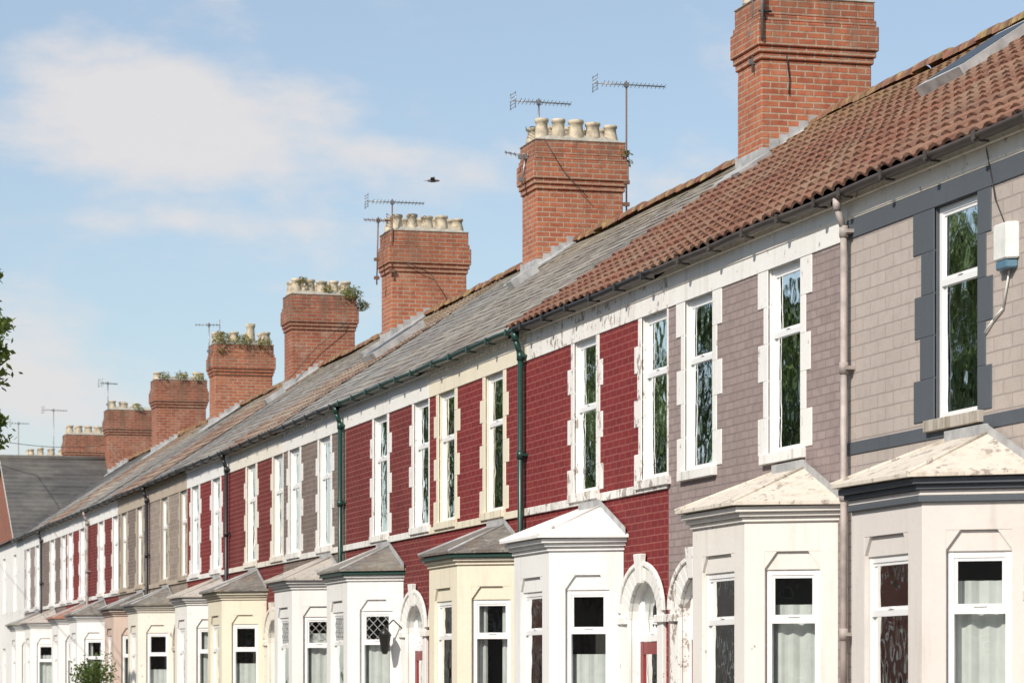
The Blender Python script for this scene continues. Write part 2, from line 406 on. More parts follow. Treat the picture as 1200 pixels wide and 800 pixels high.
def bay(c, st, par):
    mb=MB(); mf=MB(); mg=MB()
    wm, rm, em = st['bay'], st['bayroof'], st['bayeave']
    pl=bay_poly(c,0)
    Z1=3.02
    lat=st.get('lattice',False)
    ck = R()
    for i in range(3):
        a=Vector((*pl[i],0)); b=Vector((*pl[i+1],0)); U=(b-a).normalized(); Nn=Vector((-U.y,U.x,0))
        if Nn.x>0 : Nn=-Nn
        if abs(U.x)<.01: Nn=Vector((-1,0,0))
        L=(b-a).length; fr=Fr(a,U,Nn); w=.90 if i==1 else .50
        uc=L/2
        zs,zh=1.0,2.74
        holes_wall(mb,fr,0,L,0,Z1,[(uc-w/2,uc+w/2,zs,zh)],wm,.10)
        mb.lbox(fr,uc-w/2,uc+w/2,2.575,zh,-.09,-.03,wm)
        for sgn in (-1,1):
            e=uc+sgn*w/2
            A=fr.P(e,zh,-.003); B_=fr.P(e-sgn*.11,zh,-.003); C=fr.P(e,zh-.15,-.003)
            mb.face([A,B_,C],wm)
            B2=fr.P(e-sgn*.11,zh,-.05); C2=fr.P(e,zh-.15,-.05)
            mb.face([B_,C,C2,B2],wm)
        mb.lbox(fr,uc-w/2-.05,uc+w/2+.05,zs-.1,zs+.004,-.05,.05,wm)
        cu = ('net',RU(.66,.98)) if ck<.5 else (('pair',1) if ck<.75 else (('net',RU(.42,.6)) if ck<.92 else ('blind',RU(.4,1))))
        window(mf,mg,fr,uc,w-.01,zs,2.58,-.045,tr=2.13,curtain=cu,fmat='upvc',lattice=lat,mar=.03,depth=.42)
    mb.prism(bay_poly(c,.025),3.0,3.045,wm)
    mb.prism(bay_poly(c,.06),3.045,3.085,em)
    gm = st.get('baygutter')
    if em=='dark_grey_paint': mb.prism(bay_poly(c,.035),2.95,2.998,em)
    mb.prism(bay_poly(c,.10),3.085,3.135,gm or em)
    e=bay_poly(c,.15 if not gm else .13); zt=3.49; z0=3.14
    T0=(F-.02,c-.40,zt); T1=(F-.02,c+.40,zt)
    P=[(x,y,z0+RU(-.008,.008)) for x,y in e]
    th=.028
    def up(p): return (p[0],p[1],p[2]+th)
    rb=MB()
    for q in ([P[0],P[1],T0],[P[1],P[2],T1,T0],[P[2],P[3],T1]):
        rb.face([up(p) for p in q],rm)
    for i in range(3): rb.face([P[i],P[i+1],up(P[i+1]),up(P[i])],rm)
    rb.face(P,rm)
    rollm = rm if rm not in ('bay_slate','bay_red_tile') else 'lead'
    for p,t in ((P[1],T0),(P[2],T1)):
        rb.tube((p[0],p[1],p[2]+th+.002),(t[0],t[1],t[2]+th+.002),.018,rollm,8)
    rb.face([(F-.03,c-BWH-.15,z0+.1),(F-.03,T0[1],zt+.10),(F-.03,T0[1],zt+.03),(F-.03,c-BWH-.15,z0+.0)],'lead')
    rb.box(F-.04,F+.01,T0[1],T1[1],zt+.02,zt+.10,'lead')
    mb.out('bay_walls',par,.006); mf.out('bay_window_frames',par,0); mg.out('bay_glass',par); rb.out('bay_roof',par)

def door(c, st, par):
    mb=MB(); mf=MB(); mg=MB()
    fr=Fr((F,c,0),(0,1,0),(-1,0,0)); tm=st['door']
    inner=[(-.5,0)]; outer=[(-.74,0)]
    n=14
    for i in range(n+1):
        a=math.pi*(1-i/n)
        inner.append((.5*math.cos(a),2.25+.40*math.sin(a)))
        outer.append((.74*math.cos(a),2.32+.50*math.sin(a)))
    inner.append((.5,0)); outer.append((.74,0))
    for i in range(len(inner)-1):
        p,q,r,s=inner[i],inner[i+1],outer[i+1],outer[i]
        mb.hexa([fr.P(p[0],p[1],-.02),fr.P(q[0],q[1],-.02),fr.P(r[0],r[1],-.02),fr.P(s[0],s[1],-.02),
                 fr.P(p[0],p[1],.025),fr.P(q[0],q[1],.025),fr.P(r[0],r[1],.04),fr.P(s[0],s[1],.04)],tm)
        mb.face([fr.P(p[0],p[1],-.02),fr.P(q[0],q[1],-.02),fr.P(q[0],q[1],-.18),fr.P(p[0],p[1],-.18)],tm)
        if 0<i<len(inner)-2:
            def o(t,k,nn): return fr.P(t[0]*k,2.32+(t[1]-2.32)*k,nn)
            mb.hexa([o(r,.97,.02),o(s,.97,.02),o(s,1.07,.02),o(r,1.07,.02),o(r,.97,.06),o(s,.97,.06),o(s,1.07,.06),o(r,1.07,.06)],tm)
    mb.hexa([fr.P(-.07,2.62,.02),fr.P(.07,2.62,.02),fr.P(.07,2.62,.07),fr.P(-.07,2.62,.07),fr.P(-.12,2.93,.02),fr.P(.12,2.93,.02),fr.P(.12,2.93,.09),fr.P(-.12,2.93,.09)],tm)
    for sg in (-1,1):
        mb.lbox(fr,sg*.66-.15,sg*.66+.15,2.2,2.28,.01,.065,tm)
        mb.lbox(fr,sg*.62-.13,sg*.62+.13,0,.35,.01,.06,tm)
    window(mf,mg,fr,0,1.0,.12,2.66,-.09,tr=2.05,curtain=('net',.74),fmat='upvc',t=.07)
    dm=random.choice(['upvc','door_red','gutter_green','upvc'])
    mf.lbox(fr,-.42,.42,.2,1.1,-.14,-.095,dm)
    mf.lbox(fr,-.43,-.33,1.1,2.01,-.14,-.093,dm); mf.lbox(fr,.33,.43,1.1,2.01,-.14,-.093,dm); mf.lbox(fr,-.33,.33,1.88,2.01,-.14,-.096,dm)
    mb.box(F-.35,F+.2,c-.6,c+.6,.01,.12,'concrete')
    mb.out('door_surround',par,.006); mf.out('front_door',par); mg.out('door_glass',par)

def make_roof(y0,y1,mat,kind,par,lift=0.):
    mb=MB(); mi=mb.mi(mat)
    if kind=='pan': g0=.27; step=.0433; per=.26; amp=.020; saw=.030
    elif kind=='tile': g0=.28; step=.07; per=.28; amp=.012; saw=.022
    else: g0=.23; step=.28; per=1; amp=0; saw=.011
    nr=int(rlen/g0)+1; nc=int((y1-y0)/step)+1
    ys=[y0+(y1-y0)*i/nc for i in range(nc+1)]
    O=Vector((EX-.035,0,ZE-.023))
    for r in range(nr):
        d0=r*g0; d1=min((r+1)*g0,rlen+.06)
        k=len(mb.v)
        jit=[RU(-.004,.004) if amp else RU(-.008,.008) for _ in ys]; jh=[RU(-.002,.003) for _ in ys]
        for li,(d,h) in enumerate(((d0,lift),(d0,lift+saw),(d1,lift+.002))):
            for i,y in enumerate(ys):
                ph=2*math.pi*y/per
                pr=amp*(math.sin(ph)+.35*math.sin(2*ph+.8)) if amp else 0
                wv=.016*math.sin(y*.55)+.010*math.sin(y*1.37+r*.3)
                p=O+rd*(d+(jit[i] if li==1 else 0))+rn*(h+pr+wv+(jh[i] if li==1 else 0))
                mb.v.append((p.x,y,p.z))
        n=len(ys)
        for j in range(2):
            for i in range(n-1):
                mb.f.append((k+j*n+i,k+j*n+i+1,k+(j+1)*n+i+1,k+(j+1)*n+i)); mb.m.append(mi); mb.sm.append(bool(amp) and j==1)
    for y in (y0,y1):
        a=O; b_=O+rd*(rlen+.06)
        mb.face([(a.x,y,a.z-.1),(b_.x,y,b_.z-.1),(b_.x,y,b_.z+lift+.0),(a.x,y,a.z+lift+.0)],mat)
    mb.face([(RX,y0,ZR+.01),(RX,y1,ZR+.01),(RX+4.1,y1,ZE),(RX+4.1,y0,ZE)],mat)
    mb.out('roof',par)
    rb=MB(); y=y0
    while y<y1-.02:
        ye=min(y+.45,y1); h=RU(-.016,.020); h2=h+RU(-.01,.01); seg=8; k=len(rb.v); dx=RU(-.012,.012)
        for yy,rr,hh in ((y,.135,h),(ye+.01,.128,h2)):
            for i in range(seg+1):
                a=math.pi*i/seg; rb.v.append((RX+.01+dx-rr*math.cos(a)*1.05, yy, ZR-.02+lift+hh+rr*math.sin(a)*.95))
        for i in range(seg):
            rb.f.append((k+i,k+i+1,k+seg+2+i,k+seg+1+i)); rb.m.append(rb.mi('ridge_clay')); rb.sm.append(True)
        rb.f.append(tuple(k+i for i in range(seg+1))); rb.m.append(rb.mi('ridge_clay')); rb.sm.append(False)
        y=ye
    rb.out('ridge_tiles',par)

GX=F-.145
def gutter(y0,y1,mat,par):
    mb=MB(); cx=GX; cz=5.81; r=.056; seg=8; k=len(mb.v); mi=mb.mi(mat)
    n=max(2,int((y1-y0)/1.0)+1)
    for j in range(n+1):
        y=y0+(y1-y0)*j/n; dz=RU(-.010,.008)
        for rr in (r,r-.012):
            for i in range(seg+1):
                a=math.pi*i/seg; mb.v.append((cx-rr*math.cos(a),y,cz+dz-rr*math.sin(a)))
    w=2*(seg+1)
    for j in range(n):
        for i in range(w):
            i2=(i+1)%w; mb.f.append((k+j*w+i,k+j*w+i2,k+(j+1)*w+i2,k+(j+1)*w+i)); mb.m.append(mi); mb.sm.append(i not in (seg,w-1))
    y=y0+.3
    while y<y1:
        mb.box(cx-.064,cx+.07,y-.012,y+.012,cz-.070,cz-.053,mat); mb.box(cx-.066,cx-.056,y-.03,y+.03,cz-.06,cz+.012,mat); y+=.95
    mb.out('gutter',par)

def downpipe(y,mat,par,r=.036):
    mb=MB(); x0=GX; x1=F-.075
    mb.tube((x0,y,5.77),(x0,y,5.66),r*1.25,mat,10); mb.tube((x0,y,5.68),(x1,y+.02,5.50),r,mat,10)
    mb.tube((x1,y+.02,5.52),(x1,y+.02,.15),r,mat,10)
    for z in (5.48,4.3,3.2,2.0,.9):
        mb.tube((x1,y+.02,z-.05),(x1,y+.02,z+.05),r*1.3,mat,10); mb.box(x1,F+.01,y-.06,y+.10,z-.015,z+.015,mat)
    mb.out('downpipe',par)

def house(y0,y1,wins,doorc,bayc,st):
    par=empty('terraced_house')
    fr=Fr((F,0,0),(0,1,0),(-1,0,0))
    wz0,wz1=3.70,5.42; ww=.86
    holes=[(w-ww/2,w+ww/2,wz0,wz1) for w in wins]+[(doorc-.52,doorc+.52,.0,2.67)]
    mb=MB(); bm=st['brick']; tm=st['trim']
    holes_wall(mb,fr,y0,y1,0,ZE,holes,bm,.16,tm)
    mb.face([(F+7.8,y0,0),(F+7.8,y1,0),(F+7.8,y1,ZE),(F+7.8,y0,ZE)],'natural_red_brick')
    for yy in (y0+.001,y1-.001):
        mb.face([(F+.02,yy,0),(F+7.8,yy,0),(F+7.8,yy,ZE-.05),(RX,yy,ZR-.06),(F+.02,yy,ZE-.05)],'natural_red_brick')
    mb.out('walls',par)
    tb=MB(); p=.009
    if 'band' in st:
        tb.box(F-.012,F+.02,y0,y1,5.42,5.585,st['band']); tb.box(F-.015,F+.02,y0,y1,5.587,5.74,st['frieze'])
    else:
        tb.box(F-.014,F+.02,y0,y1,5.42,5.74,tm)
    cm=st.get('cornice',tm)
    tb.box(F-.024,F+.02,y0,y1,5.60,5.63,cm); tb.box(F-.05,F+.02,y0,y1,5.742,5.79,cm); tb.box(F-.085,F+.02,y0,y1,5.79,5.828,cm)
    if st.get('dentil'):
        yy=y0+.1
        while yy<y1-.1:
            tb.box(F-.042,F+.01,yy,yy+.09,5.69,5.741,cm); yy+=.2
    if st.get('string',True): tb.box(F-.028,F+.02,y0,y1,3.57,3.66,tm)
    elif 'band' in st: tb.box(F-.010,F+.02,y0,y1,3.55,3.66,tm)
    exs=st.get('ex',((.27,.13),(.27,.13)))
    for w in wins:
        a=w-ww/2; b=w+ww/2
        tb.box(F-.055,F+.16,a-.12,b+.12,3.61,3.704,st.get('sill',tm))
        nb=st.get('nb',6); hh=(5.42-3.706)/nb
        for i in range(nb):
            z0=3.706+i*hh; z1=z0+hh
            for sgn in (-1,1):
                e=exs[0 if sgn<0 else 1][i%2]+RU(-.02,.02)
                if sgn<0:
                    lo=max(a-e,y0+.002)
                    if lo<a: tb.box(F-p,F+.015,lo,a,z0,z1,tm)
                else:
                    hi=min(b+e,y1-.002)
                    if hi>b: tb.box(F-p,F+.015,b,hi,z0,z1,tm)
    tb.out('stone_trim',par,.004)
    mf=MB(); mg=MB()
    for k,w in enumerate(wins):
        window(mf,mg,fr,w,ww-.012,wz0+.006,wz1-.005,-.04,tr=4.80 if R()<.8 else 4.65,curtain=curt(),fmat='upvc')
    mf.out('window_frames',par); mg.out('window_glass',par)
    door(doorc,st,par); bay(bayc,st,par)
    make_roof(y0 if 'ry0' not in st else st['ry0'], y1 if 'ry1' not in st else st['ry1'], st['roof'],st['rk'],par,st.get('lift',0))
    gutter(y0,y1,st['gutter'],par)
    return par

def sty(brick_,trim,bay_,bayroof,roof,rk,gut,**k):
    d=dict(brick=brick_,trim=trim,bay=bay_,bayroof=bayroof,bayeave=k.pop('bayeave',bay_),roof=roof,rk=rk,gutter=gut,door=k.pop('door',trim)); d.update(k); return d
styles=[
 sty('natural_red_brick','white_paint','white_paint','bay_roof_white','red_pantile','pan','gutter_brown',lift=.03),
 sty('beige_block','dark_grey_paint','greige_paint','bay_roof_cream','red_pantile','pan','gutter_brown',lift=.03,band='dark_grey_paint',frieze='pale_cream',cornice='pale_cream',bayeave='dark_grey_paint',string=False,sill='sill_stone',door='greige_paint',nb=5,ex=((.27,.17),(.42,.28))),
 sty('mauve_brick','white_paint','bay_offwhite','bay_roof_cream','red_pantile','pan','gutter_brown',lift=.03,cornice='pale_cream',string=False,door='white_flaky',nb=5),
 sty('red_painted_brick','white_flaky','white_clean','bay_roof_white','red_pantile','pan','gutter_black',lift=.03,cornice='pale_cream',door='white_paint',ry1=35.75),
 sty('red_painted_brick','cream_paint','cream_paint','bay_slate','slate_warm','slate','gutter_green',baygutter='gutter_green',ry0=35.75,dentil=True,cornice='pale_cream'),
 sty('maroon_painted_brick','white_paint','white_clean','bay_slate','slate_warm','slate','gutter_green',baygutter='gutter_green',lattice=True),
 sty('brown_brick','white_paint','white_clean','lead_felt','slate_grey','slate','gutter_black',dentil=True,lattice=True),
 sty('maroon_painted_brick','pale_cream','cream_paint','bay_slate','brown_tile','tile','gutter_black'),
 sty('red_painted_brick','white_clean','white_paint','lead_felt','slate_warm','slate','gutter_black'),
 sty('stone_block','stone_trim','pale_cream','bay_slate','slate_grey','slate','gutter_black',dentil=True),
 sty('brown_brick','stone_trim','pinkish_paint','bay_slate','brown_tile','tile','gutter_black'),
 sty('maroon_painted_brick','white_paint','white_clean','bay_slate','slate_grey','slate','gutter_black'),
 sty('red_painted_brick','white_clean','white_clean','bay_red_tile','slate_warm','slate','gutter_black'),
 sty('brown_brick','white_paint','white_paint','lead_felt','brown_tile','tile','gutter_black'),
 sty('mauve_brick','white_clean','white_clean','bay_slate','slate_grey','slate','gutter_black'),
]
BB=[14.65,25.0,35.4,45.8,55.9,65.9,75.9,85.9]
si=0
pipes=['pipe_cream','pipe_cream','gutter_green','gutter_green','gutter_black','gutter_black','pipe_cream','gutter_black']
for k,Bk in enumerate(BB):
    nxt = BB[k+1] if k+1<len(BB) else 96.0
    mid = Bk+5.0
    if k==0:
        h=house(Bk,mid,[Bk+1.6,Bk+4.0],Bk+4.1-.15,Bk+1.45,styles[0]); h2=house(mid,nxt,[Bk+5.6,Bk+8.0],Bk+5.85,Bk+7.75,styles[1]); si=2
    elif k<7:
        h=house(Bk,mid,[Bk+1.58,Bk+4.03],Bk+4.1,Bk+1.42,styles[si]); si+=1
        h2=house(mid,nxt,[Bk+5.47,Bk+8.0],Bk+5.82,Bk+7.75,styles[si]); si+=1
    else:
        h=house(Bk,mid,[Bk+1.58,Bk+4.03],Bk+4.1,Bk+1.42,styles[14])
    if k>0: downpipe(Bk+(-.12 if k==1 else .06),pipes[k],h,.030 if k==1 else .036)
par=empty('gabled_end_house')
fr=Fr((F,0,0),(0,1,0),(-1,0,0))
mb=MB()
wn=[(93.2,94.0),(96.4,97.2),(99.2,100.0)]
holes_wall(mb,fr,90.9,101.5,0,ZE,[(a,b,3.7,5.4) for a,b in wn]+[(a,b,1.0,2.6) for a,b in wn],'white_paint',.14)
mb.face([(F,93.1,ZE),(F,101.3,ZE),(F,97.2,ZR-.05)],'natural_red_brick')
mb.face([(F+7.8,90.9,0),(F+7.8,101.5,0),(F+7.8,101.5,ZE),(F+7.8,90.9,ZE)],'natural_red_brick')
mb.out('walls',par)
mf=MB(); mg=MB()
for a,b in wn:
    window(mf,mg,fr,(a+b)/2,.78,3.7,5.4,-.05,tr=4.8,curtain=curt()); window(mf,mg,fr,(a+b)/2,.78,1.0,2.6,-.05,tr=2.1,curtain=curt())
mf.out('window_frames',par); mg.out('window_glass',par)
rb=MB()
for ye in (92.95,101.45):
    nrow=20
    for r in range(nrow):
        t0=r/nrow; t1=(r+1)/nrow
        def pt(x,t,h): return (x, ye+(97.2-ye)*t, ZE-.04+(ZR+.06-ZE+.04)*t+h)
        rb.face([pt(F-.1,t0,.03),pt(RX,t0,.03),pt(RX,t1,.008),pt(F-.1,t1,.008)],'slate_dark')
        rb.face([pt(F-.1,t0,.0),pt(RX,t0,.0),pt(RX,t0,.03),pt(F-.1,t0,.03)],'slate_dark')
rb.face([(F-.1,92.95,ZE-.14),(F-.1,97.2,ZR-.08),(F-.1,97.2,ZR+.06),(F-.1,92.95,ZE-.02)],'white_paint')
rb.tube((F-.12,97.2,ZR+.07),(RX,97.2,ZR+.07),.09,'slate_dark',8)
rb.out('gable_roof',par)
make_roof(90.9,101.5,'slate_dark','slate',par); gutter(90.9,93.0,'gutter_black',par)
for k,y in enumerate((101.5,112.0)):
    h=house(y,y+5.2,[y+1.58,y+4.03],y+4.1,y+1.42,styles[5+k]); h=house(y+5.2,y+10.5,[y+5.7,y+8.0],y+5.9,y+7.8,styles[8+k])

# ------------------------------------------------------------------ leaf clumps
def clump(mb,c,rad,n,size,mat,squash=(1,1,1)):
    for _ in range(n):
        while True:
            p=Vector((RU(-1,1),RU(-1,1),RU(-1,1)))
            if p.length<1: break
        p=p*(.6+.4*R()); q=Vector((p.x*squash[0]*rad,p.y*squash[1]*rad,p.z*squash[2]*rad))+Vector(c)
        d=Vector((RU(-1,1),RU(-1,1),RU(-.6,.8))).normalized(); e=d.cross(Vector((RU(-1,1),RU(-1,1),RU(-1,1)))).normalized()
        s=size*RU(.6,1.2)
        mb.face([q-d*s,q-e*s*.45,q+d*s,q+e*s*.45],mat)

# ------------------------------------------------------------------ chimneys
def chimney(y, T=.86, Wd=1.42, top=0., mat='chimney_brick', pots='buff', plants=None):
    par=empty('brick_chimney')
    mb=MB(); y0=y; y1=y+T; x0=RX-Wd/2; x1=RX+Wd/2
    def lay(o,z0,z1,m=mat): mb.box(x0-o,x1+o,y0-o,y1+o,z0,z1,m)
    lay(0,7.2,9.32+top)
    lay(.025,9.32+top,9.40+top); lay(.05,9.40+top,9.48+top); lay(.075,9.48+top,9.79+top)
    lay(.05,9.79+top,9.87+top); lay(.03,9.87+top,10.09+top); lay(.04,10.09+top,10.12+top,'mortar')
    mb.out('stack',par,.012)
    fb=MB()
    z=10.12+top
    fb.hexa([(x0+.02,y0+.02,z),(x1-.02,y0+.02,z),(x1-.02,y1-.02,z),(x0+.02,y1-.02,z),(x0+.16,y0+.14,z+.09),(x1-.16,y0+.14,z+.09),(x1-.16,y1-.14,z+.09),(x0+.16,y1-.14,z+.09)],'mortar')
    for yy,sg in ((y0,-1),(y1,1)):
        x=x0-.03
        while x<x1:
            xe=min(x+.13,x1+.03); zb=min(roof_z(x),roof_z(xe))-.05; zt=max(roof_z(x),roof_z(xe))+.13+RU(-.02,.02)
            a,b_=(yy-.014,yy+.01) if sg<0 else (yy-.01,yy+.014)
            fb.box(x,xe-.004,a,b_,zb,zt,'lead'); x+=.13
        a,b_=(yy-.13,yy) if sg<0 else (yy,yy+.13)
        for xa,xb in ((x0-.15,RX-.1),):
            za=roof_z(xa)+.055; zb=roof_z(xb)+.055
            fb.hexa([(xa,a,za-.03),(xb,a,zb-.03),(xb,b_,zb-.03),(xa,b_,za-.03),(xa,a,za),(xb,a,zb),(xb,b_,zb+.02),(xa,b_,za+.02)],'lead')
    xa=x0-.28; fb.hexa([(xa,y0-.12,roof_z(xa)+.03),(x0,y0-.12,roof_z(x0)+.03),(x0,y1+.12,roof_z(x0)+.03),(xa,y1+.12,roof_z(xa)+.03),(xa,y0-.12,roof_z(xa)+.06),(x0,y0-.12,roof_z(x0)+.075),(x0,y1+.12,roof_z(x0)+.075),(xa,y1+.12,roof_z(xa)+.06)],'lead')
    fb.box(x0-.014,x0+.01,y0-.01,y1+.01,roof_z(x0)-.1,roof_z(x0)+.18,'lead')
    fb.out('flashing',par)
    pb=MB()
    for j,yy in enumerate((y0+.21,y1-.21)):
        npot=5 if pots=='buff' else 4
        for i in range(npot):
            xx=x0+.15+i*(Wd-.30)/(npot-1)+RU(-.02,.02)
            h=RU(.23,.32); r=.122*RU(.92,1.08)
            if pots=='mixed' and i==2 and j==0: h=.50
            if pots=='few' and R()<.4: continue
            m_='pot_clay' if pots!='mixed' or R()<.7 else 'pot_red'
            if pots=='few': h=RU(.12,.26)
            pb.lathe((xx,yy,z+.03),[(r*1.08,0),(r*1.02,.06),(r*.86,h*.55),(r*.82,h*.78),(r*.95,h*.82),(r*1.0,h*.9),(r*.95,h),(r*.72,h),(r*.68,h*.6)],m_)
    pb.out('chimney_pots',par)
    if plants:
        lb=MB()
        for (dx,dy,dz,r_,n_) in plants:
            clump(lb,(RX+dx,y0+dy,z+dz),r_,n_,.035,'weed',(1,1,.7))
        lb.out('weeds',par)
    return par
ys=[36.05,46.5,56.6,66.5,76.4,86.4,96.4,106.5,112.5]
chimney(25.7)
chimney(ys[0],T=.9,Wd=1.46)
chimney(ys[1],Wd=1.42,plants=[(.74,0,-.18,.13,90),(.80,0,-.32,.08,40)])
chimney(ys[2],Wd=1.46)
chimney(ys[3],Wd=1.42,mat='chimney_brick_dark',plants=[(.62,.0,.02,.32,480),(.86,.05,-.22,.22,260),(-.45,.1,.28,.18,150),(.1,.1,.12,.18,120)])
chimney(ys[4],Wd=1.46,pots='mixed',plants=[(-.55,0,.10,.32,380),(0,0,.08,.32,360),(.5,-.03,.0,.28,300),(-.6,-.05,-.2,.14,80)],top=-.05)
chimney(ys[5],Wd=1.42,mat='chimney_brick_dark',pots='few',plants=[(0,0,.08,.26,200),(.5,0,.05,.22,150),(-.5,0,.08,.24,150)])
chimney(ys[6],Wd=1.42,mat='chimney_brick_dark',pots='few',plants=[(.2,0,.05,.25,140)])
chimney(ys[7],Wd=1.6,mat='chimney_brick_dark'); chimney(117.5,Wd=1.9)

# ------------------------------------------------------------------ TV aerials
def aerial(x,y,zb,zt,boom=.9,ang=0.,n=11,rust=False,el=.10,tilt=0.,mat='aerial_metal'):
    mb=MB(); pm='aerial_rust' if rust else mat
    mb.tube((x,y,zb),(x+tilt*.3,y,zt),.014,pm,6)
    mb.box(x-.05,x+.05,y-.02,y+.03,zb+.1,zb+.16,pm); mb.box(x-.05,x+.05,y-.02,y+.03,zb+.45,zb+.51,pm)
    d=Vector((math.cos(ang),math.sin(ang),tilt)).normalized(); s=Vector((-math.sin(ang),math.cos(ang),0)); c=Vector((x+tilt*.3,y,zt-.06))
    a=c-d*boom*.45; b=c+d*boom*.55
    mb.tube(a,b,.010,mat,6)
    u=Vector((0,0,1))
    for i in range(n):
        p=a+d*(boom*(.12+.88*i/(n-1)))
        for sg in (-1,1):
            L=el*(1-.25*i/n)
            mb.tube(p,p+(s*sg*.9+u*.33)*L,.005,mat,5); mb.tube(p,p+(s*sg*.9-u*.33)*L,.005,mat,5)
    for k in range(-2,3):
        mb.tube(a-s*.16+u*k*.055,a+s*.16+u*k*.055,.005,mat,5)
    for sg in (-1,1): mb.tube(a+s*.12*sg-u*.13,a+s*.12*sg+u*.13,.006,mat,5)
    mb.box(c.x-.03,c.x+.03,c.y-.03,c.y+.03,c.z-.04,c.z+.03,mat)
    mb.out('tv_aerial')
aerial(RX+.75,46.45,9.0,11.08,1.15,.0,16,rust=True)
aerial(RX-.62,46.7,9.7,10.78,.95,.05,14)
aerial(RX-.85,46.9,9.4,9.95,.62,math.pi-.5,8,tilt=.25)
aerial(RX-.60,47.1,9.9,10.35,.45,math.pi-.3,6,tilt=.4)
aerial(RX-.73,56.55,9.2,10.68,1.1,.0,15,rust=True)
aerial(RX-.95,56.9,9.1,10.38,.5,math.pi-.6,6,mat='aerial_rust',tilt=.1)
aerial(RX-.76,36.3,9.2,11.4,1.0,.2,12)
aerial(RX-.85,76.6,9.4,10.6,.6,math.pi-.2,7)
aerial(RX-.7,96.6,9.8,11.0,.6,.4,7)
aerial(RX-.55,112.4,8.8,11.5,.9,.2,8); aerial(RX-1.3,117.3,8.8,11.4,.7,.1,7,rust=True)
mb=MB(); xx=RX-.73
pts=[(xx-.02,36.02,10.3),(xx+.0,36.0,9.9),(xx+.06,36.0,9.75),(xx+.3,36.02,9.5),(xx+.36,36.03,9.1),(xx+.35,36.03,8.9)]
pts=[Vector(p) for p in pts]
for a,b in zip(pts[:-1],pts[1:]): mb.tube(a,b,.008,'cable',5)
mb.tube((xx-.03,35.95,9.55),(xx-.03,35.95,10.6),.02,'aerial_metal',8); mb.tube((xx-.07,35.97,9.9),(xx+.1,35.97,9.9),.015,'cable',6)
mb.out('aerial_cable')
for (y,pp) in ((46.5,[(-.62,10.1),(-.3,9.6),(.1,9.2)]),(56.6,[(-.5,9.5),(.0,9.3),(.4,8.7)]),(66.5,[(.5,9.5),(-.2,8.9),(-.8,8.2)])):
    mb=MB(); v=[Vector((RX+a,y-.1,b)) for a,b in pp]
    for a,b in zip(v[:-1],v[1:]): mb.tube(a,b,.007,'cable',5)
    mb.out('aerial_cable')

def roofbox(name,y0,y1,x0,x1,h,mat,top=None,inset=.06):
    mb=MB()
    def P(x,y,k):
        return Vector((x,y,roof_z(x)))+rn*k
    mb.hexa([P(x0,y0,0),P(x1,y0,0),P(x1,y1,0),P(x0,y1,0),P(x0,y0,h),P(x1,y0,h),P(x1,y1,h),P(x0,y1,h)],mat)
    if top:
        mb.face([P(x0+inset,y0+inset,h+.004),P(x1-inset,y0+inset,h+.004),P(x1-inset,y1-inset,h+.004),P(x0+inset,y1-inset,h+.004)],top)
    mb.out(name)
roofbox('roof_window',27.7,28.8,12.1,13.0,.15,'lead','roof_glass',.08)
for y in (34.9,45.4,56.0,65.8):
    roofbox('roof_vent',y,y+.28,12.35,12.75,.12,'lead')
roofbox('roof_window',52.6,53.6,11.8,12.7,.12,'lead','roof_glass')

# ------------------------------------------------------------------ alarm box, lantern, wires
par=empty('burglar_alarm_box'); mb=MB()
mb.prism([(F-.09,21.50),(F-.09,21.74),(F+.0,21.80),(F+.0,21.44)],4.80,5.08,'alarm_white'); mb.prism([(F-.08,21.52),(F-.08,21.72),(F,21.77),(F,21.47)],4.73,4.80,'alarm_blue')
mb.out('casing',par,.012)
mb=MB(); pts=[Vector(p) for p in ((F-.012,21.7,5.1),(F-.02,21.85,5.3),(F-.02,21.95,5.55),(F-.03,22.0,5.72))]
for a,b in zip(pts[:-1],pts[1:]): mb.tube(a,b,.005,'cable',5)
pts=[Vector(p) for p in ((F-.015,21.6,4.73),(F-.015,21.72,4.45),(F-.015,21.9,4.38),(F-.02,22.05,4.3))]
for a,b in zip(pts[:-1],pts[1:]): mb.tube(a,b,.009,'alarm_white',5)
mb.out('cables',par)

mb=MB(); c=(F-.28,41.9,2.02)
mb.lathe(c,[(.03,-.05),(.055,0),(.085,.2),(.10,.21),(.05,.29),(.02,.31),(.018,.34),(.0,.36)],'lantern_black',6)
mb.tube((c[0],c[1],2.33),(F-.16,c[1],2.45),.01,'lantern_black',6); mb.tube((F-.16,c[1],2.45),(F,c[1],2.3),.01,'lantern_black',6)
mb.box(F-.03,F+.01,c[1]-.05,c[1]+.05,2.1,2.4,'lantern_black'); mb.out('wall_lantern')

def wire(p,q,sag,name='overhead_wire',r=.008):
    mb=MB(); p=Vector(p); q=Vector(q); n=16; pr=None
    for i in range(n+1):
        t=i/n; c=p.lerp(q,t)-Vector((0,0,sag*4*t*(1-t)))
        if pr is not None: mb.tube(pr,c,r,'cable',5,cap=False)
        pr=c
    mb.out(name)
PT=(4.0,60,6.7)
wire(PT,(F-.02,100,5.6),.3); wire(PT,(RX-.7,96.3,9.0),.3)
wire(PT,(RX,112,8.9),.3,r=.01)
mb=MB(); mb.tube((4.0,60,0),(4.0,60,6.9),.12,'bark',10,.09); mb.box(3.6,4.4,59.95,60.05,6.6,6.7,'bark'); mb.out('telegraph_pole')

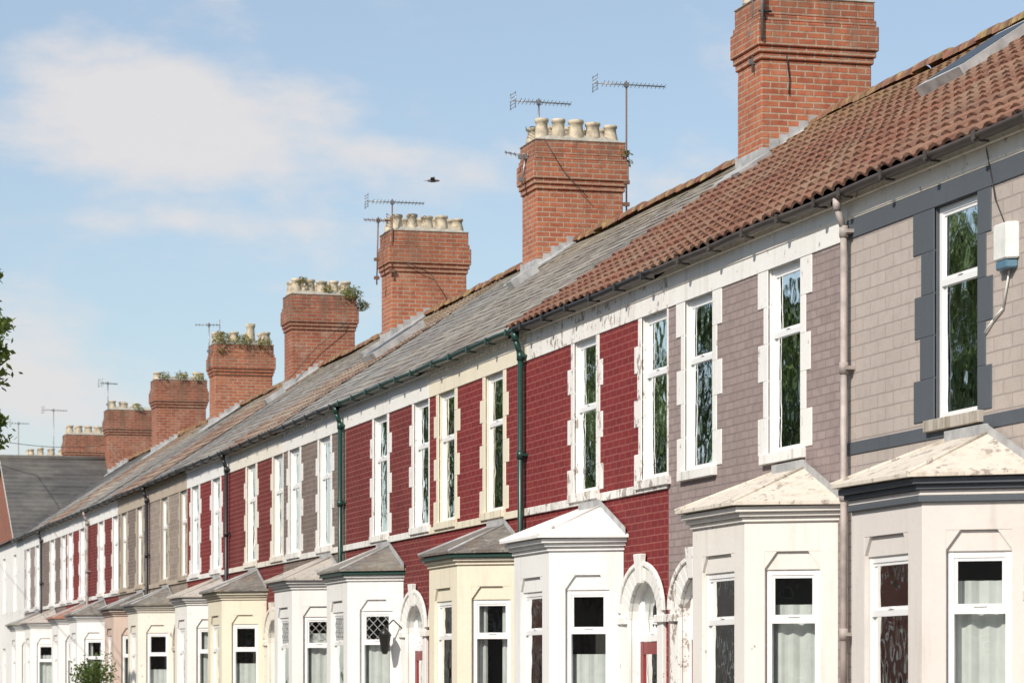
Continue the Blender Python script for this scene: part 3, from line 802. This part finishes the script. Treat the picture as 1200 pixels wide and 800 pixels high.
mb=MB(); c=Vector((14.2,58.3,11.35)); rt=Vector((math.cos(TH),-math.sin(TH),0)); up=Vector((0,0,1)); fw=Vector((math.sin(TH),math.cos(TH),0))
prof=[(-.12,.004),(-.08,.02),(-.02,.034),(.05,.03),(.085,.02),(.10,.022),(.12,.014),(.145,.002)]
for (a,ra),(b,rb_) in zip(prof[:-1],prof[1:]): mb.tube(c+rt*a,c+rt*b,ra,'bird_grey',8,rb_,cap=False)
for sg in (1,-1):
    w0=c+rt*.04; w1=c-rt*.05; e0=c+fw*.13*sg+up*.05+rt*.05; e1=c+fw*.13*sg+up*.045-rt*.03; t0=c+fw*.27*sg+up*.02-rt*.05
    mb.face([w0,e0,e1,w1],'bird_grey'); mb.face([e0,t0,e1],'bird_grey')
mb.face([c-rt*.10+fw*.008,c-rt*.17+fw*.03,c-rt*.17-fw*.03,c-rt*.10-fw*.008],'bird_grey')
mb.out('flying_bird')

# ------------------------------------------------------------------ trees
def tree_mesh(seed,crown_r,crown_c,nclump,nleaf,lsize,mat='leaf',trunk=.16,clr=.45):
    random.seed(seed); mb=MB()
    cc=Vector((0,0,crown_c))
    q=Vector((0,0,crown_c-crown_r*.6)); mb.tube((0,0,0),q,trunk,'bark',10,trunk*.7)
    for i in range(9):
        a=i*2.4+RU(-.3,.3); e=RU(.2,1.1); L=crown_r*RU(.5,.95)
        d=Vector((math.cos(a)*math.cos(e),math.sin(a)*math.cos(e),math.sin(e)))
        m1=q+d*L*.5+Vector((0,0,.1)); t=q+d*L+Vector((0,0,crown_r*.35)); mb.tube(q,m1,trunk*.4,'bark',7,trunk*.26); mb.tube(m1,t,trunk*.26,'bark',6,trunk*.08)
        for k in range(3):
            t2=t+Vector((RU(-1,1),RU(-1,1),RU(-.3,1)))*crown_r*.35; mb.tube(m1.lerp(t,.6),t2,trunk*.1,'bark',5,trunk*.03)
    for i in range(nclump):
        while True:
            v=Vector((RU(-1,1),RU(-1,1),RU(-1,1)))
            if .35<v.length<1: break
        c=cc+Vector((v.x*crown_r,v.y*crown_r,v.z*crown_r))
        clump(mb,c,crown_r*RU(.14,clr*.6),nleaf,lsize,mat,(1,1,.75))
    return mb
mb=tree_mesh(5,1.6,4.30,130,70,.040,'leaf',.09,.45)
for i in range(64):
    zz=RU(3.45,4.90); xx=RU(1.42,1.80)-abs(zz-4.2)*.12
    clump(mb,(xx,RU(-.35,.35),zz),RU(.07,.14),34,.038,'leaf',(1,1,.9))
    if i%4==0: mb.tube((.6,0,4.2),(xx,0,zz),.014,'bark',5,.004)
t=mb.out('street_tree'); t.location=(.79,25.0,0)
mb=tree_mesh(11,3.6,7.2,120,80,.20,'leaf_far',.25,.55); tm_=mb.out('street_tree'); tm_.location=(-3.2,46,0)
for (x,y,s,rz) in ((-3.6,57,1.05,1.2),(-3.8,38,1.0,4),(-4,84,1.15,.4)):
    o_=bpy.data.objects.new('street_tree',tm_.data); scene.collection.objects.link(o_); o_.location=(x,y,0); o_.scale=(s,s,s); o_.rotation_euler[2]=rz
random.seed(99)
mb=MB()
for i in range(46):
    a_=RU(0,6.28); r_=RU(0,.8)
    clump(mb,(8.40+r_*.7*math.cos(a_),65.0+r_*1.1*math.sin(a_),RU(.5,2.2-r_*.3)),.34,90,.05,'leaf_bush')
mb.tube((8.4,65,0),(8.4,65,1.2),.05,'bark',6); mb.out('garden_bush')

# ------------------------------------------------------------------ ground, road
mb=MB(); mb.face([(-3000,-3000,0),(3000,-3000,0),(3000,3000,0),(-3000,3000,0)],'grass_ground'); mb.out('ground')
mb=MB(); mb.face([(1.9,-60,.004),(6.6,-60,.004),(6.6,220,.004),(1.9,220,.004)],'asphalt'); mb.out('road')
mb=MB()
for x in (2.05,6.35):
    mb.face([(x,-60,.008),(x+.1,-60,.008),(x+.1,220,.008),(x,220,.008)],'line_paint')
mb.out('road_marking')
for x0,x1 in ((-2.2,1.75),(6.75,8.1)):
    mb=MB(); mb.box(x0,x1,-60,220,-.1,.12,'paving'); mb.out('pavement')
for x0 in (1.75,6.6):
    mb=MB(); mb.box(x0,x0+.15,-60,220,-.1,.125,'concrete'); mb.out('kerb')
mb=MB(); mb.box(8.1,F-.0,10,125,-.1,.09,'concrete'); mb.out('forecourt')
mb=MB()
for Bk in BB:
    for a,b in ((Bk+.1,Bk+3.4),(Bk+6.6,Bk+9.9)):
        mb.box(8.12,8.34,a,b,.05,.75,'natural_red_brick'); mb.box(8.09,8.37,a-.03,b+.03,.75,.82,'concrete')
mb.out('garden_wall')
for k in range(8):
    y0=-2+k*14; par=empty('terraced_house'); mb=MB(); frO=Fr((-7.5,0,0),(0,1,0),(1,0,0)); mf=MB(); mg=MB()
    hs=[]
    for a in (1.5,4.5,8.5,11.5):
        hs += [(y0+a-.5,y0+a+.5,1.1,2.8),(y0+a-.45,y0+a+.45,3.8,5.4)]
    holes_wall(mb,frO,y0,y0+14,0,6.0,hs,random.choice(['natural_red_brick','stone_block','brown_brick']),.12)
    for h in hs: window(mf,mg,frO,(h[0]+h[1])/2,h[1]-h[0],h[2],h[3],-.06,tr=h[3]-.6,curtain=None)
    mb.box(-7.55,-7.4,y0,y0+14,5.7,5.98,'white_paint')
    for yy in (y0+.002,y0+13.998): mb.face([(-7.5,yy,0),(-15.5,yy,0),(-15.5,yy,6),(-11.5,yy,8.5),(-7.5,yy,6)],'natural_red_brick')
    mb.face([(-15.5,y0,0),(-15.5,y0+14,0),(-15.5,y0+14,6),(-15.5,y0,6)],'natural_red_brick')
    mb.face([(-7.3,y0,5.95),(-7.3,y0+14,5.95),(-11.5,y0+14,8.6),(-11.5,y0,8.6)],'slate_grey'); mb.face([(-15.7,y0,5.95),(-15.7,y0+14,5.95),(-11.5,y0+14,8.6),(-11.5,y0,8.6)],'slate_grey')
    mb.out('walls_and_roof',par); mf.out('window_frames',par); mg.out('window_glass',par)

# ------------------------------------------------------------------ light
sd=Vector((-.77,-.64,0)).normalized(); el=math.radians(38)
tosun=Vector((sd.x*math.cos(el),sd.y*math.cos(el),math.sin(el)))
sun=bpy.data.lights.new('sun','SUN'); sun.energy=4.7; sun.angle=math.radians(.5); sun.color=(1,.93,.82)
so=bpy.data.objects.new('sun',sun); scene.collection.objects.link(so); so.rotation_euler=(-tosun).to_track_quat('-Z','Y').to_euler()
w=bpy.data.worlds.new('World'); scene.world=w; w.use_nodes=True; nt=w.node_tree; nt.nodes.clear(); g=N(nt)
out=g.n('ShaderNodeOutputWorld'); bg=g.n('ShaderNodeBackground'); g.l(bg.outputs[0],out.inputs[0])
sky=g.n('ShaderNodeTexSky',sky_type='NISHITA'); sky.sun_disc=False; sky.sun_elevation=el; sky.sun_rotation=math.atan2(sd.x,sd.y)
sky.air_density=1.0; sky.dust_density=.8; sky.ozone_density=1.6
co=g.n('ShaderNodeTexCoord').outputs['Generated']; sp=g.n('ShaderNodeSeparateXYZ'); g.l(co,sp.inputs[0])
ym=g.math('MAXIMUM',sp.outputs[1],.08); a=g.math('DIVIDE',sp.outputs[0],ym); e=g.math('DIVIDE',sp.outputs[2],ym)
def blob(ca,ce,sa,se,wt):
    x=g.math('DIVIDE',g.math('SUBTRACT',a,ca),sa); y=g.math('DIVIDE',g.math('SUBTRACT',e,ce),se)
    r2=g.math('ADD',g.math('MULTIPLY',x,x),g.math('MULTIPLY',y,y))
    return g.math('MULTIPLY',g.math('EXPONENT',g.math('MULTIPLY',r2,-1.0)),wt)
tot=blob(.150,.186,.058,.020,.30)
for b_ in ((.190,.172,.05,.015,.28),(.112,.186,.035,.014,.14),(.13,.203,.03,.010,.12),(.11,.098,.07,.024,.32),(.13,.150,.09,.005,.13),(.30,.165,.06,.012,.10),(.10,.055,.2,.02,.16)):
    tot=g.math('ADD',tot,blob(*b_))
cb=g.n('ShaderNodeCombineXYZ'); g.l(g.math('MULTIPLY',a,16.0),cb.inputs[0]); g.l(g.math('MULTIPLY',e,32.0),cb.inputs[1])
nd=g.n('ShaderNodeTexNoise'); g.l(cb.outputs[0],nd.inputs['Vector']); nd.inputs['Scale'].default_value=1; nd.inputs['Detail'].default_value=9; nd.inputs['Roughness'].default_value=.58
v=g.math('ADD',nd.outputs['Fac'],tot)
cf=g.mapr(v,.53,.88,0,.88,True)
base=g.mix(.25,sky.outputs[0],(5.0,5.5,6.0))
col=g.mix(cf,base,(6.1,5.85,5.8))
g.l(col,bg.inputs['Color']); bg.inputs['Strength'].default_value=.13

# ------------------------------------------------------------------ camera
cam=bpy.data.cameras.new('camera'); cam.lens=108; cam.sensor_width=36; cam.shift_y=397/1200; cam.clip_end=8000; cam.clip_start=.1
cam.dof.use_dof=True; cam.dof.focus_distance=31.0; cam.dof.aperture_fstop=5.6
c=bpy.data.objects.new('camera',cam); scene.collection.objects.link(c); c.location=(0,0,1.6); c.rotation_euler=(math.radians(90),0,-TH); scene.camera=c
scene.view_settings.view_transform='Standard'; scene.view_settings.look='None'; scene.view_settings.exposure=0
